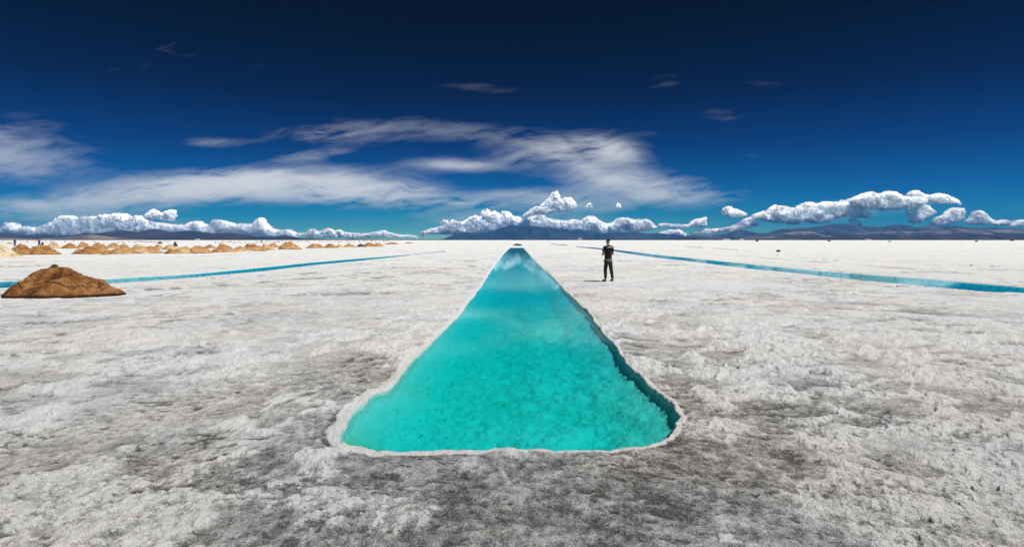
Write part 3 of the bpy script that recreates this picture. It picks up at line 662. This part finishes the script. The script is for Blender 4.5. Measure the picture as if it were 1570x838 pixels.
HG = 'tan salt heaps in rows on the left'
TG = .11
HEAPS = [  # x0,x1,ytop,ybase,peak, material, label
 (-62, 29, 369, 395.5, -22, M_cream, 'cream white salt heap with dark crevices cut by the left edge'),
 (15, 50, 374, 390.6, 34, M_brown, 'orange-brown heap touching the cream heap at the left edge'),
 (43, 90, 374.6, 390.4, 61, M_brown, 'orange-brown heap in front of the two dark figures'),
 (70, 93, 370.3, 380.5, 82, M_far2, 'yellowish heap behind the right flank of the orange-brown pair'),
 (95, 119, 372.8, 380.7, 106, M_brown, 'dark-streaked low heap standing alone before the first long row'),
 (119, 138, 370.7, 379.5, 127, M_far, 'small heap behind the left end of the first long row'),
 (114, 158, 375.8, 389.6, 134, M_brown, 'rough brown heap with a grey foot at the left end of the first long row'),
 (136, 168, 371.5, 388.0, 152, M_far, 'pointed heap behind the rough brown heap of the first long row'),
 (163, 185, 371.9, 380.0, 173, M_far, 'small round heap behind the gap of the first long row'),
 (155, 170, 384.2, 389.9, 163, M_brown, 'little dark brown heap at the front foot of the first long row'),
 (165, 212, 373.6, 389.3, 191, M_far, 'middle heap of the first long row with smooth tan flank'),
 (196, 232, 374.4, 388.4, 212, M_far2, 'pale tan heap right of the middle of the first long row'),
 (214, 250, 375.6, 388.2, 229, M_far, 'tan heap at the right end of the first long row'),
 (234, 252, 374.2, 381.5, 241, M_far, 'small heap behind the right end of the first long row'),
 (250, 272, 374.8, 383.0, 261, M_far2, 'yellowish heap under the dark boulder'),
 (253, 275, 381.6, 388.8, 262, M_brown, 'low dark rubble heap at the left foot of the second long row'),
 (264, 302, 376.2, 388.6, 284, M_far2, 'pale heap at the left end of the second long row'),
 (284, 325, 376.0, 388.4, 302, M_far, 'wide tan heap ending the second long row'),
 (312, 331, 374.6, 380.2, 322, M_brown, 'small brown heap behind the gap between the second and third rows'),
 (324, 362, 372.8, 386.8, 342, M_far, 'sharp-topped tan heap starting the third long row'),
 (352, 388, 377.2, 385.6, 367, M_far2, 'low pale heap in the third long row'),
 (366, 408, 373.2, 385.0, 384, M_far, 'heap with a dark top in the middle of the third long row'),
 (392, 423, 374.0, 384.0, 406, M_far2, 'smooth heap at the right end of the third long row'),
 (408, 431, 372.6, 379.5, 417, M_far, 'small heap behind the end of the third long row'),
 (426, 463, 371.2, 382.4, 441, M_far, 'rough pointed heap standing apart right of the third long row'),
 (469, 499, 373.4, 380.4, 483, M_far, 'leftmost heap of the fourth row with a dark left face'),
 (496, 518, 373.0, 379.9, 503, M_brown, 'dark-topped heap in the fourth row'),
 (514, 529, 374.6, 379.2, 521, M_far2, 'small pale heap in the fourth row'),
 (526, 547, 373.4, 378.6, 533, M_far, 'brown-edged heap near the right end of the fourth row'),
 (545, 562, 373.6, 378.3, 553, M_dark, 'dark earthy heap starting the last row'),
 (553, 580, 371.3, 377.8, 566, M_brown, 'tall brown heap in the last row'),
 (570, 590, 372.3, 377.4, 578, M_far, 'tan heap ending the last row'),
 (589, 613, 371.4, 374.4, 602, M_brown, 'flat brown heap beyond the last row'),
 (620, 635, 371.2, 373.1, 628, M_brown, 'farthest flat heap of the rows, rightmost of all'),
 (10, 19, 371.2, 373.6, 14, M_brown, 'low brown heap seen between the cream heap and the grey figure'),
 (241, 249, 370.3, 373.7, 245, M_dark, 'tiny dark pointed heap left of the dark boulder'),
]
def cream_extra(x, y, z, tone, Rr, Aa, wdt, dep, ht):
    g = np.sin(Aa * 9 + 2.0 * fbm(x, y, 3, 331) + Rr * 3)
    c = sstep(.86, .99, g) * (Rr > .12) * (Rr < .97); z = z - .06 * c; tone = c * .5
    return x, y, z, tone
for i, (a, b_, yt, yb, xp, m, lab) in enumerate(HEAPS):
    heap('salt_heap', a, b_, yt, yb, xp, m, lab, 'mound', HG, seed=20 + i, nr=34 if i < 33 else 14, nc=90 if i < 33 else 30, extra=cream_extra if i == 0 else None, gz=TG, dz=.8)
r2 = random.Random(5)
SG = 'tiny far heaps in lines behind the rows'
smalls = []
for k in range(30): smalls.append((330 + k * 3.4 + r2.uniform(-1, 1), r2.uniform(370.9, 372.6), r2.uniform(1.6, 3.4), r2.uniform(1.0, 1.9)))
for k in range(26): smalls.append((205 + k * 2.2 + r2.uniform(-.6, .6), r2.uniform(370.0, 371.4), r2.uniform(2, 4), r2.uniform(.9, 1.5)))
for k in range(34): smalls.append((395 + k * 6.2 + r2.uniform(-2, 2), r2.uniform(369.7, 371.2), r2.uniform(3, 6), r2.uniform(.8, 1.5)))
for xx, yy_ in [(4, 371.2), (32, 371.5), (37, 371.8), (42, 370.6), (55, 370.7), (70, 371), (78, 370.6), (100, 370.5), (113, 370.6), (145, 371), (181, 372), (187, 371.4), (190, 372.4), (198, 371.0)]: smalls.append((xx, yy_, r2.uniform(3, 5.5), r2.uniform(1.0, 1.7)))
for k, (xx, yb, wd, hg) in enumerate(smalls):
    heap('small_salt_heap', xx - wd / 2, xx + wd / 2, yb - hg, yb, xx, [M_dark, M_brown, M_far][k % 3], ['tiny dark heap in the scattered lines beyond the large heap rows', 'tiny brown heap in the scattered lines beyond the large heap rows', 'tiny tan heap in the scattered lines beyond the large heap rows'][k % 3], 'mound', SG, seed=70 + k, nr=7, nc=14, gz=TG)

D_ = (EYE - TG) * F / (378.0 - HY)
rockmesh('boulder', ((268.5 - CX) / F * D_, D_, .1), 6.2 / F * D_, 1.0, 9.6 / F * D_, M_dark, 'dark bell-shaped boulder rising behind the second long row of heaps', seed=9, jag=.22, cone=True)
for k, (xx, yb, wd, hg, lab) in enumerate([(1194, 386.0, 6.5, 3.2, 'dark stone lump on the white salt beyond the right canal'), (1192.5, 391.6, 1.8, 1.5, 'small dark stone just below the dark lump'),
      (1376, 439.3, 4, 2.0, 'dark stone on the near bank of the right canal'), (1161, 370.2, 4.2, 2.4, 'dark heap at the far edge under the small blue hill'), (1271, 370.0, 4.5, 1.8, 'dark far heap on the white plain under the high grey summit'),
      (1364, 370.6, 5, 1.2, 'pale grey far heap right of the white sheds'), (1497, 370.4, 4.5, 1.6, 'grey far heap near the right edge of the plain'), (1552, 369.2, 5.5, 2.0, 'rightmost dark far heap on the horizon'),
      (740, 413.6, 2.5, 1.2, 'small dark stone left of the pool near its far half'), (1237, 479, 4.5, 2.2, 'dark stone on open salt in front of the right canal'), (1521, 408.3, 2.2, 1.4, 'dark stone on the thin ditch at right'), (1376 + 113, 406.8, 4, 1.2, 'dark clod left of the stone on the thin ditch')]):
    D_ = EYE * F / (yb - HY)
    rockmesh('stone', ((xx - CX) / F * D_, D_, -.01), wd / F * D_, wd / F * D_ * .8, hg / F * D_ * 1.2, M_dark, lab, 'stone', seed=30 + k, sub=2)

# ------------------------------------------------------------------ far sheds
white_p = flat('white_wall', (.75, .75, .73), .8, .06, .2); roof_p = flat('pale_roof', (.62, .62, .62), .6, .1, .3); door_p = flat('shed_door', (.10, .10, .11), .6, .1, 1)
def shed(xx, wd, hg, D, label, gable=True):
    e = bpy.data.objects.new('shed', None); C.objects.link(e); e.location = ((xx - CX) / F * D, D, 0); meta(e, label, 'shed', 'white sheds on the far shore')
    w_, h_, d_ = wd / F * D, hg / F * D, 8
    def bx(name, x0, x1, y0, y1, z0, z1, m, par):
        bm = bmesh.new(); bmesh.ops.create_cube(bm, size=1)
        for v in bm.verts: v.co = Vector(((x0 if v.co.x < 0 else x1), (y0 if v.co.y < 0 else y1), (z0 if v.co.z < 0 else z1)))
        bmesh.ops.bevel(bm, geom=bm.edges[:], offset=.04, segments=1, affect='EDGES')
        me = bpy.data.meshes.new(name); bm.to_mesh(me); bm.free(); return link(name, me, m, par, False)
    bx('wall', -w_ / 2, w_ / 2, -d_ / 2, d_ / 2, -.2, h_ * .62, white_p, e)
    bx('door', -1.2, 1.2, -d_ / 2 - .1, -d_ / 2 - .01, 0, h_ * .45, door_p, e)
    bm = bmesh.new(); e0 = w_ / 2 + .3
    vs = [bm.verts.new(c) for c in [(-e0, -d_ / 2 - .3, h_ * .62 + .01), (e0, -d_ / 2 - .3, h_ * .62 + .01), (e0, d_ / 2 + .3, h_ * .62 + .01), (-e0, d_ / 2 + .3, h_ * .62 + .01), (0 if gable else -e0, -d_ / 2 - .3 if gable else 0, h_), (0 if gable else e0, d_ / 2 + .3 if gable else 0, h_)]]
    for f in ([(0, 1, 4), (2, 3, 5), (1, 2, 5, 4), (3, 0, 4, 5), (3, 2, 1, 0)] if gable else [(0, 1, 5, 4), (2, 3, 4, 5), (1, 2, 5), (3, 0, 4), (3, 2, 1, 0)]): bm.faces.new([vs[i] for i in f])
    me = bpy.data.meshes.new('roof'); bm.to_mesh(me); bm.free(); link('roof', me, roof_p, e, False)
shed(889.5, 6, 4.2, 3300, 'white gabled shed on the far shore under the blue mountain')
shed(1331, 9, 1.5, 3300, 'long low white shed at the far shore under the grey summits', False)
shed(1114, 10, 2.0, 3300, 'long pale shed beside the dark trees on the far shore', False)
shed(1137, 7, 1.7, 3300, 'short pale shed at the foot of the small blue hill', False)
shed(303, 6, 2.0, 3300, 'pale shed at the far shore beyond the dark boulder', False)

# ------------------------------------------------------------------ people
def skin(name, pts, edges, m, parent, root=0, sub=2):
    me = bpy.data.meshes.new(name); me.from_pydata([p[:3] for p in pts], edges, []); me.update()
    o = bpy.data.objects.new(name, me); C.objects.link(o); me.materials.append(m)
    if parent is not None: o.parent = parent
    o.modifiers.new('skin', 'SKIN'); 
    for i, p in enumerate(pts):
        sv = me.skin_vertices[0].data[i]; rr = p[3]; sv.radius = (rr, rr) if not hasattr(rr, '__len__') else rr; sv.use_root = (i == root)
    o.modifiers['skin'].use_smooth_shade = True
    s = o.modifiers.new('sub', 'SUBSURF'); s.levels = sub; s.render_levels = sub
    return o
m_skin = flat('skin_tone', (.42, .22, .13), .6, .08, 30); m_hair = flat('dark_hair', (.012, .010, .009), .7, .3, 60)
m_black = flat('black_cloth', (.016, .016, .018), .9, .3, 30); m_dkgreen = flat('dark_trouser_cloth', (.028, .032, .028), .9, .3, 25)
m_olive = flat('olive_cloth', (.16, .18, .13), .9, .2, 25); m_grey = flat('grey_cloth', (.45, .47, .45), .9, .15, 30); m_shoe = flat('shoe_leather', (.015, .014, .014), .6, .2, 30)

def person_main(loc, rz):
    # standing, seen from behind; local +Y is the way he faces
    P = {}
    pts = [(0, 0, .92, (.125, .09)), (0, .0, 1.10, (.125, .09)), (0, -.01, 1.28, (.165, .11)), (0, -.015, 1.42, (.14, .09)), (0, .0, 1.49, .058), (0, .012, 1.55, .055),
           (0, .02, 1.62, (.078, .092)), (0, .02, 1.69, (.074, .088)),                                  # 6,7 head
           (-.17, -.01, 1.39, .062), (-.235, .01, 1.12, .047), (-.16, .20, 1.09, .038), (-.06, .25, 1.12, .028),   # left arm bent in front 8-11
           (.17, -.01, 1.39, .062), (.225, .0, 1.12, .047), (.15, .20, 1.07, .038), (.05, .26, 1.10, .028),   # right arm 12-15
           (-.085, 0, .80, .072), (-.125, .02, .49, .062), (-.135, -.01, .25, .052), (-.14, -.02, .09, .038), (-.15, .08, .045, .034), (-.155, .15, .035, .026),
           (.09, 0, .80, .072), (.15, .02, .49, .062), (.175, -.01, .25, .052), (.195, -.02, .09, .038), (.215, .08, .045, .034), (.225, .15, .035, .026)]
    ed = [(0, 1), (1, 2), (2, 3), (3, 4), (4, 5), (5, 6), (6, 7), (3, 8), (8, 9), (9, 10), (10, 11), (3, 12), (12, 13), (13, 14), (14, 15), (0, 16), (16, 17), (17, 18), (18, 19), (19, 20), (20, 21), (0, 22), (22, 23), (23, 24), (24, 25), (25, 26), (26, 27)]
    # fingers and thumbs, nose and ears grow out of the same skeleton
    for root, sgn in ((11, 1), (15, -1)):
        bx_, by_, bz_ = pts[root][:3]
        for q in range(4):
            i = len(pts); pts.append((bx_ + sgn * .035, by_ + .012, bz_ + .022 - q * .017, .0095)); pts.append((bx_ + sgn * (.075 - abs(q - 1.3) * .006), by_ + .004, bz_ + .024 - q * .018, .0085)); pts.append((bx_ + sgn * (.098 - abs(q - 1.3) * .008), by_ - .02, bz_ + .022 - q * .018, .0075))
            ed += [(root, i), (i, i + 1), (i + 1, i + 2)]
        i = len(pts); pts.append((bx_ + sgn * .012, by_ - .01, bz_ + .045, .011)); pts.append((bx_ + sgn * .045, by_ - .012, bz_ + .058, .009)); ed += [(root, i), (i, i + 1)]
    root = skin('person', pts, ed, m_skin, None)
    root.location = loc; root.rotation_euler = (0, 0, rz)
    meta(root, 'man in black shirt and dark trousers standing right of the pool, seen from behind', 'person')
    sh = [(0, 0, .80, (.170, .13)), (0, 0, .93, (.172, .130)), (0, .0, 1.10, (.158, .122)), (0, -.012, 1.28, (.188, .13)), (0, -.017, 1.41, (.158, .105)), (0, 0, 1.475, .072),
          (-.175, -.01, 1.39, .078), (-.225, .005, 1.20, .068), (.175, -.01, 1.39, .078), (.215, .0, 1.20, .068)]
    skin('shirt', sh, [(0, 1), (1, 2), (2, 3), (3, 4), (4, 5), (4, 6), (6, 7), (4, 8), (8, 9)], m_black, root)
    bd = [(-.13, -.125, 1.375, .018), (-.05, -.142, 1.40, .022), (.05, -.142, 1.40, .022), (.13, -.125, 1.375, .018)]
    skin('shoulder_band', bd, [(0, 1), (1, 2), (2, 3)], m_grey, root)
    skin('sleeve', [(-.205, .01, 1.36, .068), (-.238, .015, 1.22, .064)], [(0, 1)], m_grey, root)
    sb = [(0, 0, .94, (.175, .134)), (-.10, 0, .85, .112), (-.11, .01, .72, .100), (.10, 0, .85, .112), (.12, .01, .72, .100)]
    skin('shirt_tail', [(0, 0, .97, (.178, .138)), (0, 0, .86, (.184, .142)), (0, 0, .76, (.186, .140))], [(0, 1), (1, 2)], m_olive, root)
    tp = [(0, 0, .90, (.155, .12)), (-.085, 0, .78, .098), (-.125, .02, .50, .080), (-.135, -.01, .27, .068), (-.14, -.02, .10, .056), (.095, 0, .78, .098), (.15, .02, .50, .080), (.175, -.01, .27, .068), (.195, -.02, .10, .056)]
    skin('trousers', tp, [(0, 1), (1, 2), (2, 3), (3, 4), (0, 5), (5, 6), (6, 7), (7, 8)], m_dkgreen, root)
    for s_ in (-1, 1):
        a = -.14 if s_ < 0 else .195
        k = .01 if s_ < 0 else .03
        skin('shoe', [(a, -.05, .055, .045), (a + s_ * .008, .03, .05, .048), (a + s_ * .02, .12, .038, .042), (a + s_ * .025, .18, .032, .030)], [(0, 1), (1, 2), (2, 3)], m_shoe, root)
    # head turned to the left: hair, nose, ears
    hr = [(0, -.012, 1.625, (.078, .080)), (0, .0, 1.68, (.088, .094)), (.0, .01, 1.715, (.070, .080))]
    skin('hair', hr, [(0, 1), (1, 2)], m_hair, root)
    skin('nose', [(-.07, .075, 1.625, .014), (-.092, .098, 1.61, .011)], [(0, 1)], m_skin, root)
    skin('chin', [(-.03, .05, 1.575, .038), (-.055, .075, 1.565, .026)], [(0, 1)], m_skin, root)
    skin('ear', [(-.075, -.015, 1.64, .016), (-.08, -.022, 1.61, .013)], [(0, 1)], m_skin, root, sub=1)
    skin('ear', [(.078, .04, 1.64, .016), (.082, .035, 1.61, .013)], [(0, 1)], m_skin, root, sub=1)
    return root
Dp = EYE * F / (431.3 - HY)
person_main(((932.5 - CX) / F * Dp, Dp, .0), R(22))

def far_person(xx, yb, hpx, label, pose, mt, seed):
    D = (EYE - TG) * F / (yb - HY); s = hpx / F * D / 1.72 * 1.0
    if pose == 'stand':
        pts = [(0, 0, .92, .15), (0, 0, 1.4, (.18, .12)), (0, 0, 1.5, .06), (0, 0, 1.64, .10), (-.2, 0, 1.36, .06), (-.26, .05, 1.1, .05), (-.2, .2, .95, .04), (.2, 0, 1.36, .06), (.26, .05, 1.1, .05), (.24, .12, .86, .04),
               (-.1, 0, .82, .1), (-.12, 0, .45, .075), (-.13, 0, .06, .06), (.1, 0, .82, .1), (.13, 0, .45, .075), (.15, 0, .06, .06)]
    elif pose == 'arms':
        pts = [(0, 0, .92, .15), (0, 0, 1.35, (.19, .12)), (0, 0, 1.46, .06), (.02, 0, 1.6, .10), (-.2, 0, 1.36, .06), (-.42, .05, 1.42, .05), (-.55, .05, 1.62, .045), (.2, 0, 1.36, .06), (.36, .05, 1.45, .05), (.30, .05, 1.66, .045),
               (-.12, 0, .82, .11), (-.18, 0, .45, .08), (-.22, 0, .06, .06), (.12, 0, .82, .11), (.2, 0, .45, .08), (.25, 0, .06, .06)]
    else:
        pts = [(0, 0, .80, .17), (.05, -.1, 1.2, (.20, .15)), (.02, -.16, 1.34, .08), (-.02, -.2, 1.50, .11), (-.2, -.1, 1.14, .07), (-.34, -.2, .9, .055), (-.35, -.3, .65, .045), (.25, -.1, 1.12, .07), (.42, -.2, .85, .055), (.5, -.3, .6, .045),
               (-.15, -.1, .72, .12), (-.2, -.35, .55, .09), (-.22, -.15, .06, .06), (.15, -.1, .72, .12), (.32, -.35, .5, .09), (.36, -.15, .06, .06)]
    ed = [(0, 1), (1, 2), (2, 3), (1, 4), (4, 5), (5, 6), (1, 7), (7, 8), (8, 9), (0, 10), (10, 11), (11, 12), (0, 13), (13, 14), (14, 15)]
    o = skin('person', pts, ed, mt, None, sub=1); o.scale = (s, s, s); o.location = ((xx - CX) / F * D, D, TG)
    meta(o, label, 'person')
m_fg = flat('greenish_work_clothes', (.07, .08, .07), .9, .2, 10)
far_person(22.5, 378.5, 12.5, 'grey-clad person standing behind the orange-brown heap at far left', 'stand', m_fg, 1)
far_person(60, 378.5, 12.0, 'black-clad person with raised arms behind the orange-brown heap', 'arms', m_black, 2)
far_person(65.5, 378.5, 9.5, 'person stooping just right of the black-clad one with raised arms', 'stoop', m_black, 3)
